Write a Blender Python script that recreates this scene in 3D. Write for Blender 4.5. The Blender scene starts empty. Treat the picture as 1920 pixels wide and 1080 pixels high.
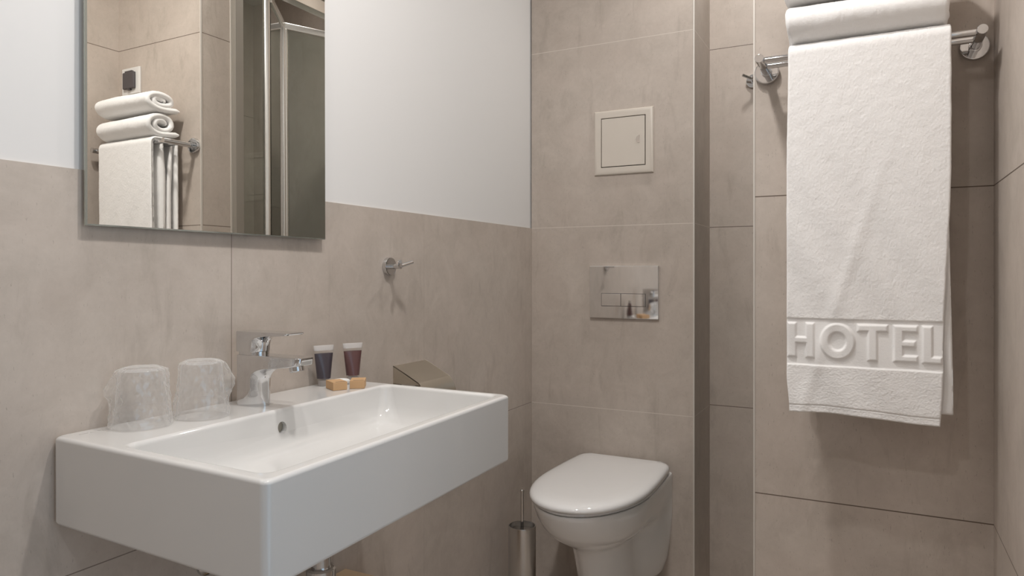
import bpy, bmesh, math, random
from mathutils import Vector, Matrix, noise

random.seed(7)
SC = bpy.context.scene
COL = SC.collection
PI = math.pi

# ------------------------------------------------------------------ camera
cam_data = bpy.data.cameras.new('camera')
cam_data.sensor_width = 36.0
cam_data.lens = 1325.45 / 1920 * 36
cam_data.shift_y = -27.86 / 1920
cam_data.clip_start = 0.01
cam = bpy.data.objects.new('camera', cam_data)
cam.location = (1.0577, 0.0, 1.0451)
cam.rotation_euler = (PI / 2, 0, 0.4751)
COL.objects.link(cam)
SC.camera = cam

# ------------------------------------------------------------------ world, exposure
SC.view_settings.view_transform = 'Standard'
SC.view_settings.look = 'None'
SC.view_settings.exposure = 0.0
SC.view_settings.gamma = 1.0
SC.view_settings.use_curve_mapping = False
W = bpy.data.worlds.new('world')
SC.world = W
W.use_nodes = True
W.node_tree.nodes['Background'].inputs[0].default_value = (0.80, 0.90, 1.0, 1)
W.node_tree.nodes['Background'].inputs[1].default_value = 0.25


def area_light(name, loc, rot, sx, sy, power, color, shape='RECTANGLE', spread=PI):
    d = bpy.data.lights.new(name, 'AREA')
    d.shape = shape
    d.size = sx
    if shape in ('RECTANGLE', 'ELLIPSE'):
        d.size_y = sy
    d.energy = power
    d.color = color
    d.spread = spread
    o = bpy.data.objects.new(name, d)
    o.location = loc
    o.rotation_euler = rot
    COL.objects.link(o)
    return o


# daylight of the hallway coming through the open door of the right-hand wall
area_light('doorway_daylight', (1.62, 0.22, 1.12), (0, PI / 2, 0), 1.9, 0.85, 4.4, (0.60, 0.81, 1.0))
# room layout (metres): x from the basin wall, y from the camera into the room
YB, YT, YF = 2.2035, 1.5016, 2.434       # cistern box, towel wall, far wall
XB, XN, XR = 0.5582, 0.8377, 1.2436      # box edge, nib edge, right wall
XS, YN = 1.64, 1.618                     # shower right wall, rear of the nib
YBACK, ZC = -0.62, 2.34
SPOTS = [(0.60, 0.64), (0.64, 0.94), (0.73, 2.02), (0.66, -0.22)]  # last spot is an added fill lamp, unseen behind the camera
SPOT_POWER = [4.5, 9.4, 4.2, 3.8]
WARM = (1.0, 0.972, 0.945)
for i, (x, y) in enumerate(SPOTS):
    area_light('downlight_beam', (x, y, ZC - 0.014), (0, 0, 0), 0.075, 0.075, SPOT_POWER[i], WARM, 'DISK')

# ------------------------------------------------------------------ material helpers


class NT:
    def __init__(self, name):
        self.m = bpy.data.materials.new(name)
        self.m.use_nodes = True
        self.t = self.m.node_tree
        self.n = self.t.nodes
        self.b = self.n['Principled BSDF']
        self.out = self.n['Material Output']

    def add(self, typ, **kw):
        nd = self.n.new(typ)
        for k, v in kw.items():
            setattr(nd, k, v)
        return nd

    def link(self, a, b):
        self.t.links.new(a, b)

    def math(self, op, a, b=None, c=None, clamp=False):
        nd = self.add('ShaderNodeMath', operation=op)
        nd.use_clamp = clamp
        for i, v in enumerate((a, b, c)):
            if v is None:
                continue
            if isinstance(v, (int, float)):
                nd.inputs[i].default_value = v
            else:
                self.link(v, nd.inputs[i])
        return nd.outputs[0]

    def mix(self, fac, a, b):
        nd = self.add('ShaderNodeMix', data_type='RGBA')
        for i, v in ((0, fac), (6, a), (7, b)):
            if isinstance(v, (int, float)):
                nd.inputs[i].default_value = v
            elif isinstance(v, tuple):
                nd.inputs[i].default_value = (*v, 1)
            else:
                self.link(v, nd.inputs[i])
        return nd.outputs[2]

    def noise(self, scale, detail=4, rough=0.5, vec=None, dist=0.0):
        nd = self.add('ShaderNodeTexNoise')
        nd.inputs['Scale'].default_value = scale
        nd.inputs['Detail'].default_value = detail
        nd.inputs['Roughness'].default_value = rough
        nd.inputs['Distortion'].default_value = dist
        if vec is not None:
            self.link(vec, nd.inputs['Vector'])
        return nd.outputs[0]

    def ramp(self, v, lo, hi):
        nd = self.add('ShaderNodeMapRange')
        nd.inputs[1].default_value = lo
        nd.inputs[2].default_value = hi
        self.link(v, nd.inputs[0])
        return nd.outputs[0]

    def bump(self, h, strength, dist):
        nd = self.add('ShaderNodeBump')
        nd.inputs['Strength'].default_value = strength
        nd.inputs['Distance'].default_value = dist
        self.link(h, nd.inputs['Height'])
        self.link(nd.outputs[0], self.b.inputs['Normal'])


def simple(name, col, rough=0.5, metal=0.0, coat=0.0, bump=None, var=0.0):
    q = NT(name)
    b = q.b
    b.inputs['Base Color'].default_value = (*col, 1)
    b.inputs['Roughness'].default_value = rough
    b.inputs['Metallic'].default_value = metal
    b.inputs['Coat Weight'].default_value = coat
    pos = q.add('ShaderNodeTexCoord').outputs['Object']
    if var:
        n = q.noise(14, 4, 0.6, pos)
        c2 = tuple(c * (1 - var) for c in col)
        q.link(q.mix(n, col, c2), b.inputs['Base Color'])
    if bump:
        q.bump(q.noise(bump[0], 3, 0.6, pos), bump[1], bump[2])
    return q.m


TILE_A = (0.620, 0.550, 0.490)
TILE_B = (0.410, 0.355, 0.308)
TILE_C = (0.330, 0.282, 0.240)


def tile(name, zs=(0.6, 1.2, 1.8), ys=(), xs=(), joint=(0.15, 0.115, 0.09), seed=0.0, jw=0.0011, xmax=None):
    """large-format stone-look porcelain with narrow joints at the given heights / positions"""
    q = NT(name)
    geo = q.add('ShaderNodeNewGeometry')
    pos = geo.outputs['Position']
    sep = q.add('ShaderNodeSeparateXYZ')
    q.link(pos, sep.inputs[0])
    off = q.add('ShaderNodeVectorMath', operation='ADD')
    q.link(pos, off.inputs[0])
    off.inputs[1].default_value = (seed, seed * 1.7, seed * 0.6)
    v = off.outputs[0]
    big = q.ramp(q.noise(2.6, 5, 0.55, v, 0.4), 0.32, 0.70)
    mid = q.ramp(q.noise(11, 7, 0.66, v, 0.8), 0.33, 0.68)
    fine = q.ramp(q.noise(85, 5, 0.7, v), 0.28, 0.75)
    f = q.math('ADD', q.math('MULTIPLY', big, 0.42), q.math('MULTIPLY', mid, 0.36))
    f = q.math('ADD', f, q.math('MULTIPLY', fine, 0.22))
    col = q.mix(f, TILE_B, TILE_A)
    # slight warm / cool drift of the glaze
    hue = q.ramp(q.noise(4.0, 3, 0.5, v, 1.0), 0.35, 0.7)
    col = q.mix(q.math('MULTIPLY', hue, 0.28), col, (0.60, 0.505, 0.445))
    mp = q.add('ShaderNodeMapping')
    mp.inputs['Scale'].default_value = (3.0, 3.0, 0.8)
    q.link(v, mp.inputs[0])
    streak = q.ramp(q.noise(6, 6, 0.65, mp.outputs[0], 0.6), 0.56, 0.74)
    col = q.mix(q.math('MULTIPLY', streak, 0.45), col, TILE_C)
    specks = q.ramp(q.noise(120, 3, 0.6, mp.outputs[0]), 0.66, 0.70)
    col = q.mix(q.math('MULTIPLY', specks, 0.35), col, (0.20, 0.165, 0.135))
    js = None
    for axis, lst in ((2, zs), (1, ys), (0, xs)):
        for p in lst:
            p, wgt = p if isinstance(p, tuple) else (p, 1.0)
            d = q.math('ABSOLUTE', q.math('SUBTRACT', sep.outputs[axis], p))
            k = q.math('MULTIPLY', q.math('LESS_THAN', d, jw), wgt)
            js = k if js is None else q.math('MAXIMUM', js, k)
    if js is not None and xmax:
        js = q.math('MULTIPLY', js, q.math('LESS_THAN', sep.outputs[0], xmax))
    if js is not None:
        col = q.mix(js, col, joint)
    q.link(col, q.b.inputs['Base Color'])
    q.b.inputs['Roughness'].default_value = 0.48
    q.b.inputs['Specular IOR Level'].default_value = 0.35
    hgt = q.math('ADD', q.math('MULTIPLY', fine, 0.25), mid)
    if js is not None:
        hgt = q.math('SUBTRACT', hgt, q.math('MULTIPLY', js, 6.0))
    q.bump(hgt, 0.12, 0.0006)
    return q.m


def film(name, haze, gloss, tint=(1, 1, 1), hazecol=(0.9, 0.9, 0.9), crumple=None, rough=0.06, edge=None):
    """thin clear sheet: see-through with surface reflections and a little milkiness"""
    q = NT(name)
    q.n.remove(q.b)
    tr = q.add('ShaderNodeBsdfTransparent')
    tr.inputs[0].default_value = (*tint, 1)
    gl = q.add('ShaderNodeBsdfGlossy')
    gl.inputs['Roughness'].default_value = rough
    dd = q.add('ShaderNodeBsdfDiffuse')
    dd.inputs[0].default_value = (*hazecol, 1)
    tl = q.add('ShaderNodeBsdfTranslucent')
    tl.inputs[0].default_value = (*hazecol, 1)
    df = q.add('ShaderNodeMixShader')
    df.inputs[0].default_value = 0.6
    q.link(dd.outputs[0], df.inputs[1])
    q.link(tl.outputs[0], df.inputs[2])
    fr = q.add('ShaderNodeLayerWeight')
    fr.inputs[0].default_value = 0.5
    if crumple:
        pos = q.add('ShaderNodeTexCoord').outputs['Object']
        bp = q.add('ShaderNodeBump')
        bp.inputs['Strength'].default_value = crumple[1]
        bp.inputs['Distance'].default_value = crumple[2]
        q.link(q.noise(crumple[0], 3, 0.6, pos, 1.2), bp.inputs['Height'])
        q.link(bp.outputs[0], gl.inputs['Normal'])
        q.link(bp.outputs[0], fr.inputs['Normal'])
    m1 = q.add('ShaderNodeMixShader')
    m1.inputs[0].default_value = haze
    if edge:
        q.link(q.math('ADD', q.math('MULTIPLY', q.math('POWER', fr.outputs['Facing'], 2.5), edge[0]), haze, clamp=True), m1.inputs[0])
    q.link(tr.outputs[0], m1.inputs[1])
    q.link(df.outputs[0], m1.inputs[2])
    m2 = q.add('ShaderNodeMixShader')
    refl = q.math('ADD', q.math('MULTIPLY', q.math('POWER', fr.outputs['Facing'], 3.5), edge[1] if edge else gloss), 0.045 * gloss, clamp=True)
    q.link(refl, m2.inputs[0])
    q.link(m1.outputs[0], m2.inputs[1])
    q.link(gl.outputs[0], m2.inputs[2])
    q.link(m2.outputs[0], q.out.inputs[0])
    return q.m


M = {}
LJ = (0.66, 0.60, 0.54)
M['tile_left'] = tile('porcelain_left', zs=(0.6,), ys=(0.9238, (1.5495, .25), (2.1593, .3)), joint=(0.24, 0.20, 0.17), seed=1.3, jw=0.0009)
M['tile_box'] = tile('porcelain_cistern', joint=LJ, seed=4.1)
M['tile_far'] = tile('porcelain_far', seed=7.7, xmax=0.9)
M['tile_towel'] = tile('porcelain_towel', seed=2.9)
M['tile_right'] = tile('porcelain_right', seed=9.2)
M['tile_floor'] = tile('porcelain_floor', zs=(), ys=(0.3, 0.9, 1.5, 2.1), xs=(0.6,), seed=5.5)
M['paint'] = simple('white_paint', (0.785, 0.775, 0.765), 0.75, bump=(220, 0.08, 0.0004))
M['ceiling'] = simple('ceiling_paint', (0.86, 0.85, 0.83), 0.8, bump=(200, 0.08, 0.0004))
M['trim'] = simple('satin_aluminium_trim', (0.66, 0.62, 0.57), 0.45, 0.3)
M['profile'] = simple('grey_aluminium_profile', (0.34, 0.315, 0.28), 0.4, 0.4)
M['door_paint'] = simple('door_frame_paint', (0.75, 0.74, 0.72), 0.4)
M['chrome'] = simple('chrome', (0.66, 0.66, 0.665), 0.045, 1.0)
M['chrome_plate'] = simple('bright_chrome', (0.86, 0.855, 0.85), 0.04, 1.0)
M['chrome_soft'] = simple('soft_chrome', (0.64, 0.63, 0.62), 0.12, 1.0)
M['steel'] = simple('brushed_steel', (0.62, 0.605, 0.585), 0.28, 1.0, bump=(300, 0.05, 0.0003))
M['satin_cover'] = simple('satin_nickel', (0.66, 0.62, 0.54), 0.30, 1.0, bump=(300, 0.03, 0.0003))
M['aluminium'] = simple('polished_aluminium', (0.86, 0.85, 0.83), 0.26, 1.0)
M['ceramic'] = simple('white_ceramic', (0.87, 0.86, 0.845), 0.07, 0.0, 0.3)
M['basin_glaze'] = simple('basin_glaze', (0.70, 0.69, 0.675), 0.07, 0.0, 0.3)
M['lid'] = simple('white_seat_plastic', (0.86, 0.85, 0.84), 0.08, 0.0, 0.3)
M['enamel'] = simple('cream_enamel', (0.66, 0.60, 0.53), 0.35)
M['dark'] = simple('dark_gap', (0.03, 0.026, 0.022), 0.7)
M['mirror'] = simple('silvered_glass', (0.90, 0.89, 0.85), 0.0, 1.0)
M['mirror_edge'] = simple('mirror_edge_glass', (0.42, 0.44, 0.40), 0.15, 0.5)
M['socket_white'] = simple('socket_white_plastic', (0.78, 0.77, 0.75), 0.35)
M['socket_grey'] = simple('socket_grey_plastic', (0.085, 0.075, 0.08), 0.4)
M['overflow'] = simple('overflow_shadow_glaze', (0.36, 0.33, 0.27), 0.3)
M['stamp'] = simple('grey_stamp_ink', (0.50, 0.48, 0.46), 0.5)
M['box_orange'] = simple('kraft_orange_card', (0.60, 0.375, 0.195), 0.6, bump=(400, 0.1, 0.0003), var=0.12)
M['packet'] = simple('white_waxed_paper', (0.80, 0.79, 0.77), 0.4)
M['wood'] = simple('pale_wood', (0.74, 0.54, 0.35), 0.5, bump=(60, 0.1, 0.0008), var=0.25)
M['glass'] = film('shower_glass', 0.06, 1.9, (0.90, 0.93, 0.905), (0.5, 0.55, 0.5), None, 0.0)
M['cup_plastic'] = film('clear_cup_plastic', 0.08, 0.8, (1.0, 1.0, 1.0), (0.98, 0.98, 0.98), None, 0.06, (0.45, 0.15))
M['tube_shell'] = film('clear_tube_plastic', 0.02, 0.6, (1.0, 1.0, 1.0), (0.9, 0.9, 0.9))
M['wrap'] = film('crinkled_clear_film', 0.11, 2.0, (1.0, 1.0, 1.0), (0.99, 0.99, 0.98), None, 0.09, (0.50, 0.20))
M['tube_clear'] = film('frosted_tube_plastic', 0.45, 1.2, (0.97, 0.97, 0.97), (0.82, 0.80, 0.79), None, 0.2)
M['gel_plum'] = simple('plum_gel', (0.050, 0.038, 0.050), 0.42)
M['gel_red'] = simple('berry_gel', (0.110, 0.045, 0.044), 0.42)
M['crimp'] = simple('milky_crimp_plastic', (0.52, 0.49, 0.47), 0.35)
M['black_rubber'] = simple('black_rubber', (0.03, 0.03, 0.03), 0.6)
M['bristle'] = simple('white_bristles', (0.75, 0.74, 0.72), 0.8)
M['hose'] = simple('braided_hose', (0.45, 0.44, 0.43), 0.35, 0.9, bump=(500, 0.5, 0.001))


def terry_mat():
    q = NT('white_terry')
    pos = q.add('ShaderNodeTexCoord').outputs['Object']
    n1 = q.noise(900, 2, 0.6, pos)
    n2 = q.noise(330, 3, 0.6, pos)
    q.b.inputs['Base Color'].default_value = (0.93, 0.92, 0.91, 1)
    q.b.inputs['Roughness'].default_value = 1.0
    q.b.inputs['Specular IOR Level'].default_value = 0.1
    q.b.inputs['Sheen Weight'].default_value = 0.25
    q.b.inputs['Sheen Roughness'].default_value = 0.5
    q.bump(q.math('ADD', n1, n2), 0.32, 0.0011)
    return q.m


M['terry'] = terry_mat()


def lens_mat():
    q = NT('led_lens')
    q.b.inputs['Base Color'].default_value = (0.9, 0.9, 0.88, 1)
    q.b.inputs['Emission Color'].default_value = (1.0, 0.92, 0.82, 1)
    q.b.inputs['Emission Strength'].default_value = 6.0
    return q.m


M['lens'] = lens_mat()

# ------------------------------------------------------------------ object helpers


def finish(name, bm, mats, parent=None, smooth=True, angle=35, label=None):
    """links the bmesh as ONE object; the origin is moved to the base centre"""
    bmesh.ops.recalc_face_normals(bm, faces=bm.faces)
    me = bpy.data.meshes.new(name)
    bm.to_mesh(me)
    bm.free()
    if not isinstance(mats, (list, tuple)):
        mats = [mats]
    for m in mats:
        me.materials.append(M[m])
    if smooth:
        me.shade_smooth()
        if angle is not None:
            me.set_sharp_from_angle(angle=math.radians(angle))
    o = bpy.data.objects.new(name, me)
    COL.objects.link(o)
    if smooth and angle is not None:
        wn = o.modifiers.new('weighted_normals', 'WEIGHTED_NORMAL')
        wn.keep_sharp = True
    if parent is not None:
        base = parent.matrix_basis.translation.copy()
        p = parent
        while p.parent is not None:
            p = p.parent
            base += p.matrix_basis.translation
        me.transform(Matrix.Translation(-base))
        o.parent = parent
    else:
        vs = [v.co for v in me.vertices]
        c = Vector(((min(v.x for v in vs) + max(v.x for v in vs)) / 2,
                    (min(v.y for v in vs) + max(v.y for v in vs)) / 2,
                    min(v.z for v in vs)))
        me.transform(Matrix.Translation(-c))
        o.location = c
    if label:
        o['label'] = label
    return o


def tag(o, label, cat, group=None):
    o['label'] = label
    o['category'] = cat
    if group:
        o['group'] = group
    return o


def thing(name, label, cat, loc, group=None):
    o = bpy.data.objects.new(name, None)
    o.empty_display_size = 0.05
    o.location = loc
    COL.objects.link(o)
    return tag(o, label, cat, group)


def struct(name, bm, mats, smooth=False):
    o = finish(name, bm, mats, smooth=smooth)
    o['kind'] = 'structure'
    return o


def box(bm, x0, x1, y0, y1, z0, z1, bevel=0.0, seg=2, mat=0):
    r = bmesh.ops.create_cube(bm, size=1.0)
    vs = r['verts']
    for v in vs:
        v.co = Vector((x0 + (v.co.x + .5) * (x1 - x0), y0 + (v.co.y + .5) * (y1 - y0), z0 + (v.co.z + .5) * (z1 - z0)))
    fs = set(f for v in vs for f in v.link_faces)
    for f in fs:
        f.material_index = mat
    if bevel:
        es = list(set(e for v in vs for e in v.link_edges))
        r = bmesh.ops.bevel(bm, geom=es, offset=bevel, segments=seg, affect='EDGES', profile=0.5)
        for f in r['faces']:
            f.material_index = mat
    return vs


def loft(bm, rings, cap0=True, cap1=True, closed=True, mat=0):
    vr = [[bm.verts.new(p) for p in r] for r in rings]
    n = len(vr[0])
    for a, b in zip(vr[:-1], vr[1:]):
        for i in range(n if closed else n - 1):
            j = (i + 1) % n
            f = bm.faces.new((a[i], a[j], b[j], b[i]))
            f.material_index = mat
    if cap0:
        bm.faces.new(vr[0]).material_index = mat
    if cap1:
        bm.faces.new(vr[-1][::-1]).material_index = mat
    return vr


def frame_of(d):
    d = Vector(d).normalized()
    up = Vector((0, 0, 1)) if abs(d.z) < 0.9 else Vector((1, 0, 0))
    a = d.cross(up).normalized()
    return a, d.cross(a).normalized()


def lathe(bm, o, axis, prof, n=40, cap0=True, cap1=True, mat=0):
    """prof: list of (distance along axis, radius)"""
    o = Vector(o)
    ax = Vector(axis).normalized()
    a, b = frame_of(ax)
    rings = []
    for t, r in prof:
        rings.append([o + ax * t + (a * math.cos(k * 2 * PI / n) + b * math.sin(k * 2 * PI / n)) * max(r, 1e-5) for k in range(n)])
    loft(bm, rings, cap0, cap1, True, mat)


def cyl(bm, p0, p1, r, n=28, bev=0.0, mat=0):
    p0, p1 = Vector(p0), Vector(p1)
    L = (p1 - p0).length
    if bev:
        prof = [(0, r - bev), (bev * .3, r - bev * .3), (bev, r), (L - bev, r), (L - bev * .3, r - bev * .3), (L, r - bev)]
    else:
        prof = [(0, r), (L, r)]
    lathe(bm, p0, p1 - p0, prof, n, mat=mat)


def tube(bm, pts, r, n=14):
    pts = [Vector(p) for p in pts]
    rings = []
    for i, p in enumerate(pts):
        d = (pts[min(i + 1, len(pts) - 1)] - pts[max(i - 1, 0)])
        a, b = frame_of(d)
        rings.append([p + (a * math.cos(k * 2 * PI / n) + b * math.sin(k * 2 * PI / n)) * r for k in range(n)])
    loft(bm, rings)


def rrect(x0, x1, y0, y1, z, r, k=6, quad=None):
    """rounded rectangle ring at height z; quad = 4 corner xy's (bl, br, tr, tl) overrides"""
    q = quad or ((x0, y0), (x1, y0), (x1, y1), (x0, y1))
    q = [Vector(c) for c in q]
    out = []
    for i in range(4):
        c, pv, nx = q[i], q[i - 1], q[(i + 1) % 4]
        d0 = (pv - c).normalized()
        d1 = (nx - c).normalized()
        a, b = c + d0 * r, c + d1 * r
        cc = c + (d0 + d1) * r
        for j in range(k + 1):
            t = j / k * PI / 2
            p = cc + (a - cc) * math.cos(t) + (b - cc) * math.sin(t)
            out.append(Vector((p.x, p.y, z)))
    return out


def smooth01(t):
    t = max(0.0, min(1.0, t))
    return t * t * (3 - 2 * t)


# ------------------------------------------------------------------ setting
TH = 0.10
bm = bmesh.new(); box(bm, -TH, XS + TH + .4, YBACK - TH, YF + TH, -TH, 0); struct('floor', bm, 'tile_floor')
bm = bmesh.new(); box(bm, -TH, XS + TH, YBACK - TH, YF + TH, ZC, ZC + TH); struct('ceiling', bm, 'ceiling')
bm = bmesh.new(); box(bm, -TH, -0.005, YBACK, YF, 0, ZC); struct('wall_left', bm, 'paint')
bm = bmesh.new(); box(bm, -0.0049, 0, YBACK, YF, 0, 1.2); struct('wall_left_tiled', bm, 'tile_left')
bm = bmesh.new(); box(bm, 0.0005, XB, YB, YF - .001, 0, ZC); struct('wall_cistern', bm, 'tile_box')
bm = bmesh.new(); box(bm, -TH, XS + TH, YF, YF + TH, 0, ZC); struct('wall_far', bm, 'tile_far')
bm = bmesh.new(); box(bm, XN, XR + TH, YT, YN, 0, ZC); struct('wall_towel', bm, 'tile_towel')
# right wall beside the towel wall, with the doorway the photograph is taken from
DY0, DY1, DZ = -0.28, 0.72, 2.05
bm = bmesh.new()
box(bm, XR, XR + TH, DY1, YT, 0, ZC)
box(bm, XR, XR + TH, YBACK, DY0, 0, ZC)
box(bm, XR, XR + TH, DY0, DY1, DZ, ZC)
struct('wall_right', bm, 'tile_right')
bm = bmesh.new(); box(bm, XS, XS + TH, YN, YF, 0, ZC); box(bm, XR + TH, XS + TH, YN - .02, YN, 0, ZC); struct('wall_shower', bm, 'tile_right')
bm = bmesh.new(); box(bm, -TH, XR + TH, YBACK - TH, YBACK, 0, ZC); struct('wall_back', bm, 'tile_far')
bm = bmesh.new()
box(bm, XR - .006, XR + TH + .006, DY1 - .035, DY1 + .03, 0, DZ + .03, .003)
box(bm, XR - .006, XR + TH + .006, DY0 - .03, DY0 + .035, 0, DZ + .03, .003)
box(bm, XR - .006, XR + TH + .006, DY0 + .0352, DY1 - .0352, DZ - .035, DZ + .03, .003)
struct('door_1', bm, 'door_paint')
# metal corner trims of the tiling
bm = bmesh.new(); box(bm, XB - .0035, XB + .0015, YB - .0015, YB + .004, 0, ZC, .0006); struct('trim_1', bm, 'trim')
bm = bmesh.new(); box(bm, XN - .0012, XN + .0026, YT - .0012, YT + .005, 0, ZC, .0006); struct('trim_2', bm, 'trim')
bm = bmesh.new(); box(bm, XN - .0015, XN + .0045, YN - .005, YN + .0015, 0, ZC, .0006); struct('trim_3', bm, 'trim')

# ------------------------------------------------------------------ washbasin
ZR, ZBOT = 0.8096, 0.6819
basin = thing('washbasin', 'white rectangular wall-hung ceramic washbasin under the mirror', 'washbasin', (0.0, 0.915, ZBOT))
OUT = ((0.0005, 0.6036), (0.4454, 0.5831), (0.4275, 1.2180), (0.0005, 1.2260))


def inset(q, d):
    c = [Vector(p) for p in q]
    out = []
    for i in range(4):
        e0 = (c[i] - c[i - 1]).normalized()
        e1 = (c[(i + 1) % 4] - c[i]).normalized()
        n0 = Vector((-e0.y, e0.x)); n1 = Vector((-e1.y, e1.x))
        out.append(tuple(c[i] + (n0 + n1) * d))
    return out


INN = ((0.145, 0.6190), (0.4190, 0.6085), (0.4065, 1.1980), (0.136, 1.2060))
rings = []
K = 7
for z, d, r in ((ZBOT, .006, .008), (ZBOT + .002, .002, .010), (ZBOT + .006, 0.0005, .011)):
    rings.append(rrect(0, 0, 0, 0, z, r, K, inset(OUT, d)))
for t in range(7):
    a = t / 6 * PI / 2
    rad = .006
    rings.append(rrect(0, 0, 0, 0, ZR - rad + rad * math.sin(a), .012, K, inset(OUT, rad * (1 - math.cos(a)))))
for t in range(6):
    a = t / 5 * PI / 2
    rad = .007
    rings.append(rrect(0, 0, 0, 0, ZR - rad + rad * math.cos(a), .020, K, inset(INN, -rad + rad * math.sin(a))))
for z, d, r in ((ZR - .02, .0015, .022), (ZR - .04, .005, .026), (ZR - .055, .011, .032), (ZR - .066, .021, .038), (ZR - .073, .037, .042), (ZR - .077, .060, .045), (ZR - .080, .10, .02)):
    rings.append(rrect(0, 0, 0, 0, z, r, K, inset(INN, d)))
bm = bmesh.new(); loft(bm, rings)
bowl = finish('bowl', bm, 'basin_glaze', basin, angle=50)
# overflow hole sunk into the rear wall of the bowl
cb = bmesh.new(); cyl(cb, (0.120, 0.9065, 0.7775), (0.175, 0.9065, 0.7775), 0.0103, 32)
cme = bpy.data.meshes.new('cutter'); cb.to_mesh(cme); cb.free()
cut = bpy.data.objects.new('cutter', cme); COL.objects.link(cut)
cut.location = (0, -0.915, -ZBOT)
cut.parent = basin
md = bowl.modifiers.new('cut', 'BOOLEAN'); md.object = cut; md.solver = 'EXACT'
bpy.context.view_layer.update()
ev = bowl.evaluated_get(bpy.context.evaluated_depsgraph_get())
nm = bpy.data.meshes.new_from_object(ev)
bowl.modifiers.remove(md); old = bowl.data; bowl.data = nm; bpy.data.meshes.remove(old)
nm.name = 'bowl'; nm.materials.clear(); nm.materials.append(M['basin_glaze'])
for p in nm.polygons:
    p.material_index = 0
nm.set_sharp_from_angle(angle=math.radians(50))
bpy.data.objects.remove(cut); bpy.data.meshes.remove(cme)
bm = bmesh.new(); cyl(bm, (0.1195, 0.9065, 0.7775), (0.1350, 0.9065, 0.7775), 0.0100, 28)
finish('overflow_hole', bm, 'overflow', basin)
bm = bmesh.new(); lathe(bm, (0.262, 0.912, ZR - .081), (0, 0, 1), [(0, .030), (.003, .031), (.0045, .029), (.0045, .022), (.008, .021), (.0095, .017), (.010, 0)])
finish('drain_plug', bm, 'chrome', basin)
# faint printed maker stamp on the deck near the left end: an illegible grey scribble
bm = bmesh.new()
for (a, b, c) in ((0, .012, 0), (.016, .024, .0012), (.028, .031, -.001), (.034, .047, .0016)):
    box(bm, 0.024 + c, 0.0265 + c, 0.628 + a, 0.628 + b, ZR, ZR + .0002)
finish('maker_stamp', bm, 'stamp', basin, smooth=False)

# ------------------------------------------------------------------ faucet
YFA = 0.918
fau = thing('basin_faucet', 'chrome single-lever mixer tap on the rear deck of the washbasin', 'faucet', (0.066, YFA, ZR))


def slab_loft(secs, yc):
    """secs: (z, x_back, x_front, half_width, back_radius, front_radius)"""
    rings = []
    for z, xb, xf, hw, rb, rf, rx in secs:
        ring = []
        corners = ((xf, hw, rf, 0), (xb, hw, rb, 1), (xb, -hw, rb, 2), (xf, -hw, rf, 3))
        for cx_, cy_, r, qd in corners:
            r2 = rx if cx_ == xf else r
            ccx = cx_ - r2 if cx_ == xf else cx_ + r2
            ccy = cy_ - r if cy_ > 0 else cy_ + r
            for j in range(10):
                a = (qd + j / 9) * PI / 2
                ring.append(Vector((ccx + r2 * math.cos(a), yc + ccy + r * math.sin(a), z)))
        rings.append(ring)
    return rings


bm = bmesh.new()
S = []
prof = [(0, .0985), (.003, .0985), (.007, .0983), (.013, .0981), (.020, .0980), (.030, .0979), (.040, .0980), (.048, .0986), (.054, .0998), (.059, .1020), (.0625, .1055),
        (.0652, .1110), (.0672, .1190), (.0688, .1300), (.0703, .1430), (.0722, .1590), (.0745, .1760), (.0762, .1850), (.0778, .1890)]
for z, xf in prof:
    k = smooth01((z - .050) / .022)
    rf = .0202 - .0122 * k
    rx = (.033 + .020 * math.exp(-z / .011)) * (1 - k) + .013 * k
    S.append((ZR + z, .0405, xf, .0205, .005, rf, rx))
S += [(ZR + .0885, .0405, .1905, .0205, .005, .008, .013), (ZR + .0898, .0409, .1900, .0201, .005, .0078, .0128), (ZR + .0905, .0418, .1885, .0192, .005, .007, .012)]
loft(bm, slab_loft(S, YFA))
finish('spout_body', bm, 'chrome', fau, angle=40)
bm = bmesh.new(); loft(bm, slab_loft([(ZR + .0900, .0430, .0935, .0188, .006, .0180, .020), (ZR + .0962, .0430, .0935, .0188, .006, .0180, .020)], YFA))
finish('collar', bm, 'chrome', fau)
bm = bmesh.new()
S = []
for z, xf in ((.0958, .0930), (.0970, .0945), (.1050, .0955), (.1120, .0965), (.1170, .0990), (.1205, .1040), (.1228, .1120), (.1246, .1240), (.1258, .1380), (.1270, .1520), (.1283, .1640)):
    rf = .0200 if xf < .1 else (.0200 - .0150 * smooth01((xf - .1) / .05))
    S.append((ZR + z, .0390, xf, .0205, .005, rf, rf + .006))
S += [(ZR + .1305, .0390, .1665, .0205, .005, .0045, .0085), (ZR + .1316, .0395, .1660, .0200, .005, .0045, .0085), (ZR + .1320, .0405, .1645, .0190, .005, .004, .008)]
loft(bm, slab_loft(S, YFA))
finish('lever_handle', bm, 'chrome', fau, angle=40)
bm = bmesh.new()
ax = Vector((0.22, 0, -1)).normalized()
lathe(bm, Vector((.1640, YFA, ZR + .0790)), ax, [(-.004, .0125), (.0125, .0125), (.0145, .0118), (.0145, .0095), (.011, .009), (.011, 0)], 36)
finish('aerator', bm, 'chrome', fau)

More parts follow.
